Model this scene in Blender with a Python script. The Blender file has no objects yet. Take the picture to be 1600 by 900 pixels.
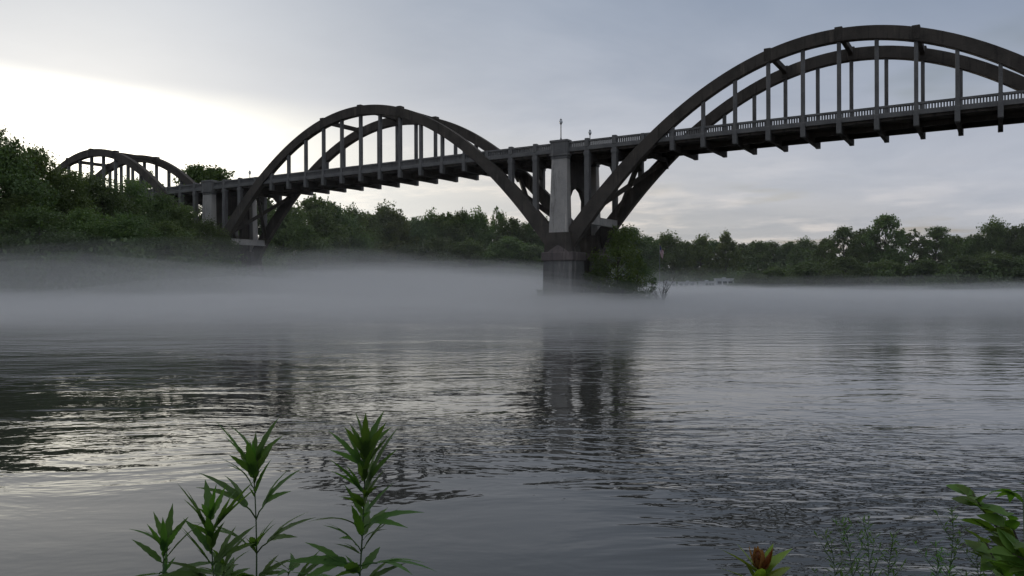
import bpy, math, random
import numpy as np
from mathutils import Vector, Matrix

R = math.radians
scene = bpy.context.scene
COL = scene.collection

# ------------------------------------------------------------------ camera
CAM = Vector((41.645, -80.543, 2.2))
YAW, PITCH, ROLL, FPX = -0.5357, -0.00215, -0.0035, 1281.2      # solved from the photograph (pixels at 1600 wide)
FW = Vector((math.sin(YAW), math.cos(YAW), 0)); RT = Vector((math.cos(YAW), -math.sin(YAW), 0))
cam_data = bpy.data.cameras.new("camera")
cam_data.sensor_width = 36.0
cam_data.lens = FPX / 1600 * 36
cam_data.clip_start = 0.05
cam_data.clip_end = 12000
cam = bpy.data.objects.new("camera", cam_data); COL.objects.link(cam)
fw3 = Vector((math.sin(YAW) * math.cos(PITCH), math.cos(YAW) * math.cos(PITCH), math.sin(PITCH)))
r3 = RT.copy(); u3 = r3.cross(fw3)
r4 = math.cos(ROLL) * r3 + math.sin(ROLL) * u3; u4 = -math.sin(ROLL) * r3 + math.cos(ROLL) * u3
cam.matrix_world = Matrix(((r4.x, u4.x, -fw3.x, CAM.x), (r4.y, u4.y, -fw3.y, CAM.y), (r4.z, u4.z, -fw3.z, CAM.z), (0, 0, 0, 1)))
scene.camera = cam

def bearing(px, py):
    """world direction of a picture point, used to find where the sun stands"""
    v = fw3 + r4 * ((px - 800) / FPX) + u4 * ((450 - py) / FPX)
    return v.normalized()

# ------------------------------------------------------------------ world
SUN = bearing(95, 375)           # low behind the left bank's trees
GLOW = bearing(95, 300)          # middle of the bright air under the cloud sheet
SUN_EL = math.asin(SUN.z); SUN_AZ = math.atan2(SUN.x, SUN.y)
EDGE = bearing(0, 112).cross(bearing(455, 192)).normalized()       # the cloud sheet's straight front edge
if EDGE.z < 0: EDGE = -EDGE
world = bpy.data.worlds.new("World"); scene.world = world; world.use_nodes = True
nt = world.node_tree; N = nt.nodes; L = nt.links
for n in list(N): N.remove(n)

def nd(tree, typ, **kw):
    n = tree.nodes.new(typ)
    for k, v in kw.items():
        if hasattr(n, k): setattr(n, k, v)
    return n
def setin(tree, node, i, v):
    if hasattr(v, "is_linked") or hasattr(v, "links"): tree.links.new(v, node.inputs[i])
    elif v is not None: node.inputs[i].default_value = v
def M_(tree, op, a, b=None, c=None, clamp=False):
    n = tree.nodes.new("ShaderNodeMath"); n.operation = op; n.use_clamp = clamp
    for i, v in enumerate((a, b, c)): setin(tree, n, i, v)
    return n.outputs[0]
def VM_(tree, op, a, b=None):
    n = tree.nodes.new("ShaderNodeVectorMath"); n.operation = op
    for i, v in enumerate((a, b)): setin(tree, n, i, v)
    return n
def MIX_(tree, f, a, b, mode='MIX'):
    n = tree.nodes.new("ShaderNodeMix"); n.data_type = 'RGBA'; n.blend_type = mode
    setin(tree, n, 0, f); setin(tree, n, 6, a); setin(tree, n, 7, b)
    return n.outputs[2]
def SM_(tree, x, lo, hi):
    n = tree.nodes.new("ShaderNodeMapRange"); n.interpolation_type = 'SMOOTHSTEP'
    setin(tree, n, 0, x); n.inputs[1].default_value = lo; n.inputs[2].default_value = hi
    return n.outputs[0]
def NOISE_(tree, vec, scale, detail=4, rough=.55, dist=0.0):
    n = tree.nodes.new("ShaderNodeTexNoise")
    n.inputs['Scale'].default_value = scale; n.inputs['Detail'].default_value = detail
    n.inputs['Roughness'].default_value = rough; n.inputs['Distortion'].default_value = dist
    if vec is not None: tree.links.new(vec, n.inputs['Vector'])
    return n.outputs[0]

SKY_STRENGTH = 0.15
tc = N.new("ShaderNodeTexCoord")
dirv = VM_(nt, 'NORMALIZE', tc.outputs['Generated']).outputs[0]
sky = N.new("ShaderNodeTexSky"); sky.sky_type = 'NISHITA'; sky.sun_disc = False
sky.sun_elevation = SUN_EL; sky.sun_rotation = SUN_AZ; sky.air_density = 1.2; sky.dust_density = 1.5; sky.ozone_density = 1.5
sep = N.new("ShaderNodeSeparateXYZ"); L.new(dirv, sep.inputs[0])
zz = M_(nt, 'MAXIMUM', sep.outputs[2], 0.0)
theta = M_(nt, 'ARCCOSINE', M_(nt, 'MINIMUM', VM_(nt, 'DOT_PRODUCT', dirv, tuple(GLOW)).outputs[1], 1.0))
# cloud-plane coordinates: the sheet hangs level, so it bunches up towards the horizon
inv = M_(nt, 'DIVIDE', 1.0, M_(nt, 'ADD', zz, 0.09))
comb = N.new("ShaderNodeCombineXYZ")
L.new(M_(nt, 'MULTIPLY', sep.outputs[0], inv), comb.inputs[0]); L.new(M_(nt, 'MULTIPLY', sep.outputs[1], inv), comb.inputs[1])
plane = comb.outputs[0]
def lobe(width_deg): return M_(nt, 'EXPONENT', M_(nt, 'MULTIPLY', theta, -1.0 / R(width_deg)))
def rgb(a): return (a[0], a[1], a[2], 1)
def scale_col(col, f):
    n = N.new("ShaderNodeVectorMath"); n.operation = 'SCALE'
    if hasattr(col, "links"): L.new(col, n.inputs[0])
    else: n.inputs[0].default_value = col
    if hasattr(f, "links"): L.new(f, n.inputs[3])
    else: n.inputs[3].default_value = f
    return n.outputs[0]
def addv(a, b):
    n = N.new("ShaderNodeVectorMath"); n.operation = 'ADD'
    for i, v in enumerate((a, b)):
        if hasattr(v, "links"): L.new(v, n.inputs[i])
        else: n.inputs[i].default_value = v
    return n.outputs[0]
n_soft = NOISE_(nt, plane, 0.55, 4, .55)
n_wisp = NOISE_(nt, plane, 1.3, 5, .6)
# thick sheet: slate blue far from the sun, pale and warm towards it
deck = addv((0.148, 0.212, 0.328), addv(scale_col((1.02, .95, .80), M_(nt, 'MULTIPLY', lobe(25), .64)), scale_col((1.25, 1.0, .55), M_(nt, 'MULTIPLY', lobe(10), .22))))
deck = addv(deck, scale_col((.33, .29, .24), SM_(nt, M_(nt, 'SUBTRACT', .40, zz), 0.0, .42)))
deck = scale_col(deck, M_(nt, 'ADD', .80, M_(nt, 'ADD', M_(nt, 'MULTIPLY', n_soft, .26), M_(nt, 'MULTIPLY', n_wisp, .16))))
# thin bright air below the sheet's edge
low = addv((0.325, 0.332, 0.352), addv(scale_col((1, .96, .84), M_(nt, 'MULTIPLY', lobe(18), 1.5)), scale_col((1, .9, .6), M_(nt, 'MULTIPLY', lobe(6), .9))))
wisps = SM_(nt, n_wisp, .48, .70)
low = addv(low, scale_col((.27, .21, .15), wisps))
edge = M_(nt, 'ADD', VM_(nt, 'DOT_PRODUCT', dirv, tuple(EDGE)).outputs[1], M_(nt, 'ADD', M_(nt, 'MULTIPLY', M_(nt, 'SUBTRACT', n_soft, .5), .05), M_(nt, 'MULTIPLY', M_(nt, 'SUBTRACT', n_wisp, .5), .02)))
soft = M_(nt, 'ADD', 0.006, M_(nt, 'MULTIPLY', theta, .10))
cover = SM_(nt, M_(nt, 'DIVIDE', edge, soft), -.8, 1.0)
clouds = MIX_(nt, cover, low, deck)
# drifting cloud streaks, cream where they are thick
streak = M_(nt, 'MULTIPLY', M_(nt, 'SUBTRACT', NOISE_(nt, plane, .75, 5, .62, .5), .46), SM_(nt, theta, .20, .55))
vm = N.new("ShaderNodeVectorMath"); vm.operation = 'MULTIPLY'; L.new(clouds, vm.inputs[0])
L.new(addv((1, 1, 1), scale_col((.60, .50, .38), streak)), vm.inputs[1]); clouds = vm.outputs[0]
# gaps to the blue above, away from the sun
gaps = M_(nt, 'MULTIPLY', SM_(nt, n_soft, .52, .66), SM_(nt, theta, .55, .85))
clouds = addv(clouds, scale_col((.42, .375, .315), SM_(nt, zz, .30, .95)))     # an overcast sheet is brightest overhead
clear = scale_col(sky.outputs[0], SKY_STRENGTH)
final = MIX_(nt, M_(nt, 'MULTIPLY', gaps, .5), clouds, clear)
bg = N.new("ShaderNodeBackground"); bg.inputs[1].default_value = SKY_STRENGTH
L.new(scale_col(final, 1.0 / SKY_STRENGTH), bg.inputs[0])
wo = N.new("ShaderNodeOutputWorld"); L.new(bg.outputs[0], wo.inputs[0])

sun_data = bpy.data.lights.new("sun", 'SUN'); sun_data.energy = 0.9; sun_data.angle = R(10); sun_data.color = (1, .9, .74)
sun = bpy.data.objects.new("sun", sun_data); COL.objects.link(sun)
sun.rotation_euler = (-SUN).to_track_quat('-Z', 'Y').to_euler()

scene.view_settings.view_transform = 'Standard'; scene.view_settings.look = 'None'
scene.view_settings.exposure = 0.0; scene.view_settings.gamma = 1.0; scene.view_settings.use_curve_mapping = False
scene.cycles.volume_bounces = 5; scene.cycles.max_bounces = 8; scene.cycles.diffuse_bounces = 3; scene.cycles.glossy_bounces = 3; scene.cycles.transparent_max_bounces = 16
scene.cycles.use_denoising = True; scene.cycles.use_adaptive_sampling = True; scene.cycles.adaptive_threshold = .02

# ------------------------------------------------------------------ helpers
def at(px, depth, z=0.0):
    """a point on the ground seen in that column of the view, that many metres ahead"""
    p = CAM + FW * depth + RT * ((px - 800) / FPX * depth)
    return Vector((p.x, p.y, z))
def zof(y, depth): return CAM.z + (447.2 - y) / FPX * depth

class MB:
    def __init__(s): s.v = []; s.f = []
    def add(s, vs, fs):
        o = len(s.v); s.v += [tuple(v) for v in vs]; s.f += [tuple(o + i for i in f) for f in fs]
    def hexa(s, b, t):
        """8 corners: bottom ring b (4), top ring t (4), counterclockwise from above"""
        s.add(list(b) + list(t), [(3, 2, 1, 0), (4, 5, 6, 7), (0, 1, 5, 4), (1, 2, 6, 5), (2, 3, 7, 6), (3, 0, 4, 7)])
    def box(s, x0, x1, y0, y1, z0, z1, bev=0.0):
        if bev <= 0:
            s.hexa([(x0, y0, z0), (x1, y0, z0), (x1, y1, z0), (x0, y1, z0)], [(x0, y0, z1), (x1, y0, z1), (x1, y1, z1), (x0, y1, z1)])
            return
        b = bev
        rings = []
        for z, i in ((z0, b), (z0 + b, 0), (z1 - b, 0), (z1, b)):
            c = b if i == 0 else b
            rings.append([(x0 + i + b, y0 + i, z), (x1 - i - b, y0 + i, z), (x1 - i, y0 + i + b, z), (x1 - i, y1 - i - b, z), (x1 - i - b, y1 - i, z), (x0 + i + b, y1 - i, z), (x0 + i, y1 - i - b, z), (x0 + i, y0 + i + b, z)])
        s.loft(rings)
    def loft(s, rings, cap=True):
        n = len(rings[0]); vs = [v for r in rings for v in r]; fs = []
        for k in range(len(rings) - 1):
            for i in range(n):
                j = (i + 1) % n
                fs.append((k * n + i, k * n + j, (k + 1) * n + j, (k + 1) * n + i))
        if cap:
            fs.append(tuple(reversed(range(n)))); fs.append(tuple((len(rings) - 1) * n + i for i in range(n)))
        s.add(vs, fs)
    def frustum(s, xa, ya, za, xb, yb, zb):
        """(x0,x1),(y0,y1) at za to (x0,x1),(y0,y1) at zb"""
        s.hexa([(xa[0], ya[0], za), (xa[1], ya[0], za), (xa[1], ya[1], za), (xa[0], ya[1], za)],
               [(xb[0], yb[0], zb), (xb[1], yb[0], zb), (xb[1], yb[1], zb), (xb[0], yb[1], zb)])
    def tube(s, pts, rad, n=6, cap=True):
        rings = []
        for i, p in enumerate(pts):
            p = Vector(p); q = Vector(pts[min(i + 1, len(pts) - 1)]) - Vector(pts[max(i - 1, 0)])
            q.normalize(); a = q.cross(Vector((0, 0, 1)))
            if a.length < .05: a = q.cross(Vector((1, 0, 0)))
            a.normalize(); b = a.cross(q)
            r = rad[i] if hasattr(rad, "__len__") else rad
            rings.append([tuple(p + (a * math.cos(t) + b * math.sin(t)) * r) for t in (2 * math.pi * k / n for k in range(n))])
        s.loft([list(reversed(r)) for r in rings] if False else rings, cap)
    def bar(s, a, b, w, h):
        a = Vector(a); b = Vector(b); d = (b - a).normalized()
        x = d.cross(Vector((0, 0, 1))).normalized() * (w / 2); y = x.cross(d).normalized() * (h / 2)
        s.loft([[a - x - y, a + x - y, a + x + y, a - x + y], [b - x - y, b + x - y, b + x + y, b - x + y]])
    def lathe(s, prof, n=12, c=(0, 0)):
        s.loft([[(c[0] + r * math.cos(2 * math.pi * k / n), c[1] + r * math.sin(2 * math.pi * k / n), z) for k in range(n)] for r, z in prof])
    def shear(s, k): s.v = [(x, y, z + k * x) for x, y, z in s.v]; return s
    def mesh(s, name, mat, smooth=False):
        m = bpy.data.meshes.new(name); m.from_pydata(s.v, [], s.f); m.update()
        if smooth: m.polygons.foreach_set("use_smooth", [True] * len(m.polygons))
        m.materials.append(mat); return m

def link(name, mesh, parent=None, loc=(0, 0, 0), rot=None, scl=None):
    o = bpy.data.objects.new(name, mesh); COL.objects.link(o); o.location = loc
    if rot is not None: o.rotation_euler = rot
    if scl is not None: o.scale = scl if hasattr(scl, "__len__") else (scl,) * 3
    if parent is not None: o.parent = parent
    return o
def tag(o, label=None, cat=None, group=None, kind=None):
    if label: o["label"] = label
    if cat: o["category"] = cat
    if group: o["group"] = group
    if kind: o["kind"] = kind
    return o
def mesh_np(name, verts, faces, mat, smooth=False):
    """verts (n,3), faces (m,k) with one k"""
    m = bpy.data.meshes.new(name); verts = np.asarray(verts, np.float32); faces = np.asarray(faces, np.int32)
    m.vertices.add(len(verts)); m.vertices.foreach_set("co", verts.ravel())
    k = faces.shape[1]; m.loops.add(faces.size); m.loops.foreach_set("vertex_index", faces.ravel())
    m.polygons.add(len(faces)); m.polygons.foreach_set("loop_start", np.arange(0, faces.size, k, dtype=np.int32))
    m.polygons.foreach_set("loop_total", np.full(len(faces), k, np.int32))
    if smooth: m.polygons.foreach_set("use_smooth", np.ones(len(faces), bool))
    m.update(calc_edges=True); m.validate(); m.materials.append(mat); return m

def vnoise(x, y, seed=0):
    """cheap smooth 2-D value noise, arrays in, about -1..1"""
    x = np.asarray(x, float); y = np.asarray(y, float); xi = np.floor(x); yi = np.floor(y); fx = x - xi; fy = y - yi
    fx = fx * fx * (3 - 2 * fx); fy = fy * fy * (3 - 2 * fy)
    def h(a, b):
        t = np.sin(a * 127.1 + b * 311.7 + seed * 74.7) * 43758.5453; return (t - np.floor(t)) * 2 - 1
    return (h(xi, yi) * (1 - fx) + h(xi + 1, yi) * fx) * (1 - fy) + (h(xi, yi + 1) * (1 - fx) + h(xi + 1, yi + 1) * fx) * fy
def fbm(x, y, seed=0, o=4):
    t = 0; a = .5
    for k in range(o): t = t + a * vnoise(x * 2 ** k, y * 2 ** k, seed + k); a *= .5
    return t

# ------------------------------------------------------------------ materials
def new_mat(name):
    m = bpy.data.materials.new(name); m.use_nodes = True
    t = m.node_tree; b = t.nodes.get("Principled BSDF"); return m, t, b
def concrete(name, c0, c1, c2):
    m, t, b = new_mat(name)
    g = t.nodes.new("ShaderNodeTexCoord").outputs['Object']
    mp = t.nodes.new("ShaderNodeMapping"); mp.inputs['Scale'].default_value = (1.6, 1.6, .16); t.links.new(g, mp.inputs[0])
    big = NOISE_(t, g, .35, 5, .6); streak = NOISE_(t, mp.outputs[0], 1.5, 5, .65); fine = NOISE_(t, g, 9, 6, .7)
    c = MIX_(t, SM_(t, big, .35, .68), c0, c1)
    c = MIX_(t, M_(t, 'MULTIPLY', SM_(t, streak, .52, .72), .75), c, c2)
    c = MIX_(t, M_(t, 'MULTIPLY', SM_(t, fine, .4, .75), .35), c, (c0[0] * 1.35, c0[1] * 1.33, c0[2] * 1.3, 1))
    leach = NOISE_(t, mp.outputs[0], .6, 6, .7)
    c = MIX_(t, M_(t, 'MULTIPLY', SM_(t, leach, .56, .70), .6), c, (c0[0] * 2.0, c0[1] * 1.95, c0[2] * 1.9, 1))
    t.links.new(c, b.inputs['Base Color']); b.inputs['Roughness'].default_value = .9
    # board marks left by the formwork, and pitting
    sp = t.nodes.new("ShaderNodeSeparateXYZ"); t.links.new(g, sp.inputs[0])
    band = M_(t, 'PINGPONG', sp.outputs[2], .3); groove = SM_(t, band, 0.0, .03)
    h = M_(t, 'ADD', M_(t, 'MULTIPLY', groove, .012), M_(t, 'MULTIPLY', fine, .02))
    bp = t.nodes.new("ShaderNodeBump"); bp.inputs['Distance'].default_value = 1.0; bp.inputs['Strength'].default_value = .8
    t.links.new(h, bp.inputs['Height']); t.links.new(bp.outputs[0], b.inputs['Normal'])
    return m
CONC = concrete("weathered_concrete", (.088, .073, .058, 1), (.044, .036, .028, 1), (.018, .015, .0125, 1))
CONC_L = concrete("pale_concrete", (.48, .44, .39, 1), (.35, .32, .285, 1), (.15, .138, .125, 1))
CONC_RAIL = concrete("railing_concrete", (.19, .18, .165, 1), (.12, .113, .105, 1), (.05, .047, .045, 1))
CONC_D = concrete("stained_concrete", (.17, .135, .12, 1), (.11, .092, .085, 1), (.05, .045, .042, 1))
def plain(name, col, rough=.6, metal=0.0, var=.25, scale=6.0):
    m, t, b = new_mat(name)
    g = t.nodes.new("ShaderNodeTexCoord").outputs['Object']
    f = NOISE_(t, g, scale, 4, .6)
    t.links.new(MIX_(t, f, rgb([c * (1 - var) for c in col]), rgb([min(1, c * (1 + var)) for c in col])), b.inputs['Base Color'])
    b.inputs['Roughness'].default_value = rough; b.inputs['Metallic'].default_value = metal
    return m
IRON = plain("black_iron", (.03, .03, .032), .5, .6)
GLOBE = plain("frosted_globe", (.75, .75, .72), .3, 0, .05)
ASPH = plain("asphalt", (.06, .06, .06), .9)
BARK = plain("bark", (.085, .07, .055), .95, 0, .4, 3)
def leafmat(name, ca, cb, trans=.3, rough=.55, tip=None):
    m, t, b = new_mat(name)
    gi = t.nodes.new("ShaderNodeNewGeometry"); oi = t.nodes.new("ShaderNodeObjectInfo")
    c = MIX_(t, gi.outputs['Random Per Island'], rgb(ca), rgb(cb))
    hv = t.nodes.new("ShaderNodeHueSaturation"); t.links.new(c, hv.inputs['Color'])
    t.links.new(M_(t, 'ADD', .482, M_(t, 'MULTIPLY', oi.outputs['Random'], .036)), hv.inputs['Hue'])
    t.links.new(M_(t, 'ADD', .8, M_(t, 'MULTIPLY', oi.outputs['Random'], .45)), hv.inputs['Value'])
    c = hv.outputs[0]
    t.links.new(c, b.inputs['Base Color']); b.inputs['Roughness'].default_value = rough
    b.inputs['Specular IOR Level'].default_value = .3
    tr = t.nodes.new("ShaderNodeBsdfTranslucent"); t.links.new(MIX_(t, 1.0, c, (1.25, 1.35, .55, 1), 'MULTIPLY'), tr.inputs[0])
    mx = t.nodes.new("ShaderNodeMixShader"); mx.inputs[0].default_value = trans
    t.links.new(b.outputs[0], mx.inputs[1]); t.links.new(tr.outputs[0], mx.inputs[2])
    t.links.new(mx.outputs[0], t.nodes["Material Output"].inputs[0]); return m
LEAF = leafmat("tree_leaves", (.080, .120, .045), (.150, .200, .074), .32)
LEAF_Y = leafmat("yellow_green_leaves", (.085, .115, .03), (.15, .19, .055), .35)
LEAF_D = leafmat("dark_leaves", (.070, .105, .044), (.130, .178, .070), .30)
WEED = leafmat("ragweed_leaf", (.070, .145, .030), (.105, .190, .042), .42, .55)
WEED_STEM = plain("weed_stem", (.07, .11, .045), .6, 0, .3, 30)
SHRUBLEAF = leafmat("shrub_leaf", (.095, .175, .030), (.135, .215, .038), .38, .55)
LIME = leafmat("lime_leaf", (.17, .24, .03), (.22, .30, .045), .35, .4)
REDLEAF = leafmat("russet_leaf", (.22, .085, .035), (.30, .13, .05), .3, .45)
WHITE = plain("camper_white", (.55, .55, .54), .4, 0, .06, 2)
GLASS = plain("dark_glass", (.02, .022, .025), .1, 0, .1)
TYRE = plain("rubber", (.02, .02, .02), .9)

# ground and river
gm, t, b = new_mat("river_bank_earth")
g = t.nodes.new("ShaderNodeTexCoord").outputs['Object']
c = MIX_(t, SM_(t, NOISE_(t, g, .25, 6, .6), .4, .62), (.055, .05, .032, 1), (.05, .07, .03, 1))
c = MIX_(t, M_(t, 'MULTIPLY', SM_(t, NOISE_(t, g, 14, 5, .7), .5, .7), .7), c, (.16, .12, .085, 1))
t.links.new(c, b.inputs['Base Color']); b.inputs['Roughness'].default_value = .95
bp = t.nodes.new("ShaderNodeBump"); bp.inputs['Distance'].default_value = .06; t.links.new(NOISE_(t, g, 20, 5, .7), bp.inputs['Height']); t.links.new(bp.outputs[0], b.inputs['Normal'])
GROUND = gm

wm, t, b = new_mat("river_water")
g = t.nodes.new("ShaderNodeTexCoord").outputs['Object']     # the water object is turned so its x runs along the near bank, y across the river
wn = t.nodes.new("ShaderNodeTexNoise"); wn.inputs['Scale'].default_value = .22; wn.inputs['Detail'].default_value = 2.0; t.links.new(g, wn.inputs['Vector'])
wv = VM_(t, 'MULTIPLY', VM_(t, 'SUBTRACT', wn.outputs[1], (.5, .5, .5)).outputs[0], (3.0, 1.6, 0.0)).outputs[0]
straight = g; g = VM_(t, 'ADD', g, wv).outputs[0]           # the current bends the wave trains
def mapped(sx, sy, rz=0.0, off=(0, 0, 0)):
    mp = t.nodes.new("ShaderNodeMapping"); mp.inputs['Scale'].default_value = (sx, sy, 1); mp.inputs['Rotation'].default_value = (0, 0, rz); mp.inputs['Location'].default_value = off
    t.links.new(g, mp.inputs[0]); return mp.outputs[0]
sp = t.nodes.new("ShaderNodeSeparateXYZ"); t.links.new(straight, sp.inputs[0])
# where the current is rough or slick
patch = NOISE_(t, mapped(.05, .14), 1.0, 4, .65)
rough_zone = SM_(t, patch, .40, .62)
# slack water under the near bank, broken where the current swings in downstream
shore = M_(t, 'ADD', sp.outputs[1], M_(t, 'MULTIPLY', M_(t, 'SUBTRACT', patch, .5), 6.0))
slack = M_(t, 'SUBTRACT', 1.0, SM_(t, M_(t, 'ADD', shore, M_(t, 'MULTIPLY', SM_(t, sp.outputs[0], 0.5, 2.6), 9.0)), 7.6, 11.5))
amp = M_(t, 'MULTIPLY', M_(t, 'ADD', .52, M_(t, 'MULTIPLY', rough_zone, .6)), M_(t, 'SUBTRACT', 1.0, M_(t, 'MULTIPLY', slack, .72)))
swell = NOISE_(t, mapped(.20, .36, .05), 1.0, 2, .5)
rip1 = NOISE_(t, mapped(.75, 1.5, -.06), 1.0, 2, .5)
rip2 = NOISE_(t, mapped(3.4, 6.2, .1), 1.0, 1.6, .55)
h = M_(t, 'ADD', M_(t, 'MULTIPLY', swell, .026), M_(t, 'ADD', M_(t, 'MULTIPLY', rip1, .026), M_(t, 'MULTIPLY', rip2, .0085)))
chop = M_(t, 'MULTIPLY', SM_(t, sp.outputs[0], 0.0, 3.0), M_(t, 'SUBTRACT', 1.0, SM_(t, sp.outputs[1], 9.0, 17.0)))     # the current breaks against the bank downstream
h = M_(t, 'MULTIPLY', h, M_(t, 'ADD', amp, M_(t, 'MULTIPLY', chop, .7)))
t.links.new(M_(t, 'ADD', .03, M_(t, 'MULTIPLY', SM_(t, sp.outputs[1], 8.0, 45.0), .10)), b.inputs['Roughness'])      # ripples too fine to see, out in the current
bp = t.nodes.new("ShaderNodeBump"); bp.inputs['Distance'].default_value = 1.0; bp.inputs['Strength'].default_value = 1.0
t.links.new(h, bp.inputs['Height']); t.links.new(bp.outputs[0], b.inputs['Normal'])
b.inputs['Base Color'].default_value = (.042, .042, .036, 1); b.inputs['IOR'].default_value = 1.333
WATER = wm

# ------------------------------------------------------------------ ground and river
SH_PX = [-4000, -900, 0, 200, 330, 420, 480, 600, 850, 1000, 1150, 1230, 1300, 1600, 2600, 5000]
SH_D = [60, 82, 87, 90, 98, 128, 180, 196, 200, 204, 202, 172, 158, 150, 130, 100]
def shore_depth(px): return np.interp(px, SH_PX, SH_D)
def ground_z(lat, dep):
    """height of the land; below zero is river bed"""
    lat = np.asarray(lat, float); dep = np.asarray(dep, float)
    px = np.where(dep > 20, 800 + lat / np.maximum(dep, 20) * FPX, 800)
    far = dep - shore_depth(px) + 5 * fbm(lat / 14, dep / 14, 3)
    zf = np.clip(far * .16, -2, np.interp(px, [860, 980], [1.9, .5])) + np.clip((far - 8) * .012, 0, 6) * (far > 8)
    near = 5.2 + .22 * np.clip(lat - 1.2, 0, 8) - dep + .5 * fbm(lat / 1.5, dep / 1.5, 9)
    zn = np.clip(near * .17, -2, .62) + np.clip((near - 9) * .22, 0, 6) + .05 * fbm(lat * 2, dep * 2, 5)
    il = np.hypot((lat - ISL[0]) / 7.5, (dep - ISL[1]) / 4.5); zi = np.clip((1.15 - il) * 1.5, -2, .7)
    return np.maximum(np.where(dep > 40, zf, -2), np.maximum(np.where(dep < 40, zn, -2), zi))
ISL = (((955 - 800) / FPX * 95), 96.5)
def gz(p):
    v = Vector((p[0], p[1], 0)) - Vector((CAM.x, CAM.y, 0)); return float(ground_z(v.dot(RT), v.dot(FW)))
dl = np.concatenate([[-60, -40, -25, -15], np.arange(-10, 14, .5), np.arange(14, 70, 4), np.arange(70, 330, 3), 330 * 1.25 ** np.arange(0, 13)])
ll = np.concatenate([-260 * 1.3 ** np.arange(11, 0, -1.0), np.arange(-260, -14, 5), np.arange(-14, 14, .7), np.arange(14, 200, 5), 200 * 1.3 ** np.arange(0, 12)])
LL, DD = np.meshgrid(ll, dl); ZZ = ground_z(LL, DD)
XX = CAM.x + FW.x * DD + RT.x * LL; YY = CAM.y + FW.y * DD + RT.y * LL
def grid_faces(nr, nc):
    i = np.arange((nr - 1) * nc).reshape(nr - 1, nc)[:, :-1].ravel(); return np.stack([i, i + 1, i + nc + 1, i + nc], 1)
tag(link("ground", mesh_np("ground", np.stack([XX, YY, ZZ], -1).reshape(-1, 3), grid_faces(*XX.shape), GROUND, True)), kind="structure")
wb = MB(); S = 6000
wb.add([(-S, -S, 0), (S, -S, 0), (S, S, 0), (-S, S, 0)], [(0, 1, 2, 3)])
wobj = link("river", wb.mesh("river", WATER), None, (CAM.x, CAM.y, 0), (0, 0, -YAW)); tag(wobj, kind="structure")

# ------------------------------------------------------------------ the bridge
SPAN = 57.9; PAN = SPAN / 18; GRADE = .00827; WID = 8.2
bridge = link("arch_bridge", None); tag(bridge, "weathered concrete rainbow arch bridge striding across the misty river", "bridge")
def ztop(i): u = 9 - i; return 25.68 - .239 * u * u + 1.7e-4 * u ** 4
def zbot(i): u = 9 - i; return 24.45 - .246 * u * u - 5.5e-5 * u ** 4
def mirror(y): return WID - y

rib = MB(); K = 72
rings = []
for k in range(K + 1):
    i = .25 + 17.5 * k / K; x = i * PAN; zt, zb = ztop(i), zbot(i); c = .05
    rings.append([(x, 0, zb + c), (x, c, zb), (x, .76 - c, zb), (x, .76, zb + c), (x, .76, zt - c), (x, .76 - c, zt), (x, c, zt), (x, 0, zt - c)])
rib.loft(rings); rib.shear(GRADE)
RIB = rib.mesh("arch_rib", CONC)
mb = MB(); mb.box(-.34, .34, -.03, .79, -1.1, .14, .03); KNOB = mb.mesh("rib_collar", CONC)
# strut between the ribs, deeper at both ends
mb = MB(); mb.loft([[(-.22, y, -1.0 if e else -.62), (.22, y, -1.0 if e else -.62), (.22, y, -.1), (-.22, y, -.1)] for y, e in ((.7, 1), (1.5, 0), (6.7, 0), (7.5, 1))]); STRUT = mb.mesh("wind_strut", CONC)
HANG = {}
for i in range(4, 15):
    mb = MB(); zt = zbot(i) + .1
    mb.box(-.16, .16, .14, .62, 17.0, zt, .025); mb.box(-.22, .22, .06, .66, 15.98, 17.35, .03)
    HANG[i] = mb.shear(GRADE).mesh("hanger", CONC_RAIL)
COLM = {}
for i in (1, 2, 16, 17):
    mb = MB(); mb.box(-.27, .27, .08, .70, ztop(i) - .9, 16.95, .03); mb.box(-.33, .33, .03, .74, 16.35, 16.75, .03)
    COLM[i] = mb.mesh("spandrel_column", CONC_RAIL)
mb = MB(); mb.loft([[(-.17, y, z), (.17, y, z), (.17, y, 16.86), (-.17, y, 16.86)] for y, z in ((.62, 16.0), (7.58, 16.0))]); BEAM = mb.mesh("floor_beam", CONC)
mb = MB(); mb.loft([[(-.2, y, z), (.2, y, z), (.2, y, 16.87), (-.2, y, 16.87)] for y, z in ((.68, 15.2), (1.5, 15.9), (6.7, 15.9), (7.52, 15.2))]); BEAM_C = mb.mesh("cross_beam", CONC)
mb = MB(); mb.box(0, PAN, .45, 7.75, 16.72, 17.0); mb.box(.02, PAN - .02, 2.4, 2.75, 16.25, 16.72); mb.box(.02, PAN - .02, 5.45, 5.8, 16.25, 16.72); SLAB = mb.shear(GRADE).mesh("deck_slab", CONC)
mb = MB(); mb.box(0, PAN, .95, 7.25, 17.004, 17.06); ROADM = mb.shear(GRADE).mesh("road_surface", ASPH)
mb = MB(); mb.box(0.004, PAN - .004, .18, .56, 16.97, 17.42, .02); mb.box(0.004, PAN - .004, .2, .54, 17.87, 18.08, .02); mb.box(-.2, .2, .16, .58, 17.3, 18.1, .02)
RAIL = mb.shear(GRADE).mesh("railing", CONC_RAIL)
mb = MB()
for k in range(12):
    x = .2 + (PAN - .4) * (k + .5) / 12; mb.box(x - .065, x + .065, .28, .46, 17.40, 17.89)
BALU = mb.shear(GRADE).mesh("balusters", CONC_RAIL)
mb = MB(); mb.box(-.24, .24, .12, .62, 17.3, 18.24, .03); POST = mb.mesh("railing_post", CONC_RAIL)

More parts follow.
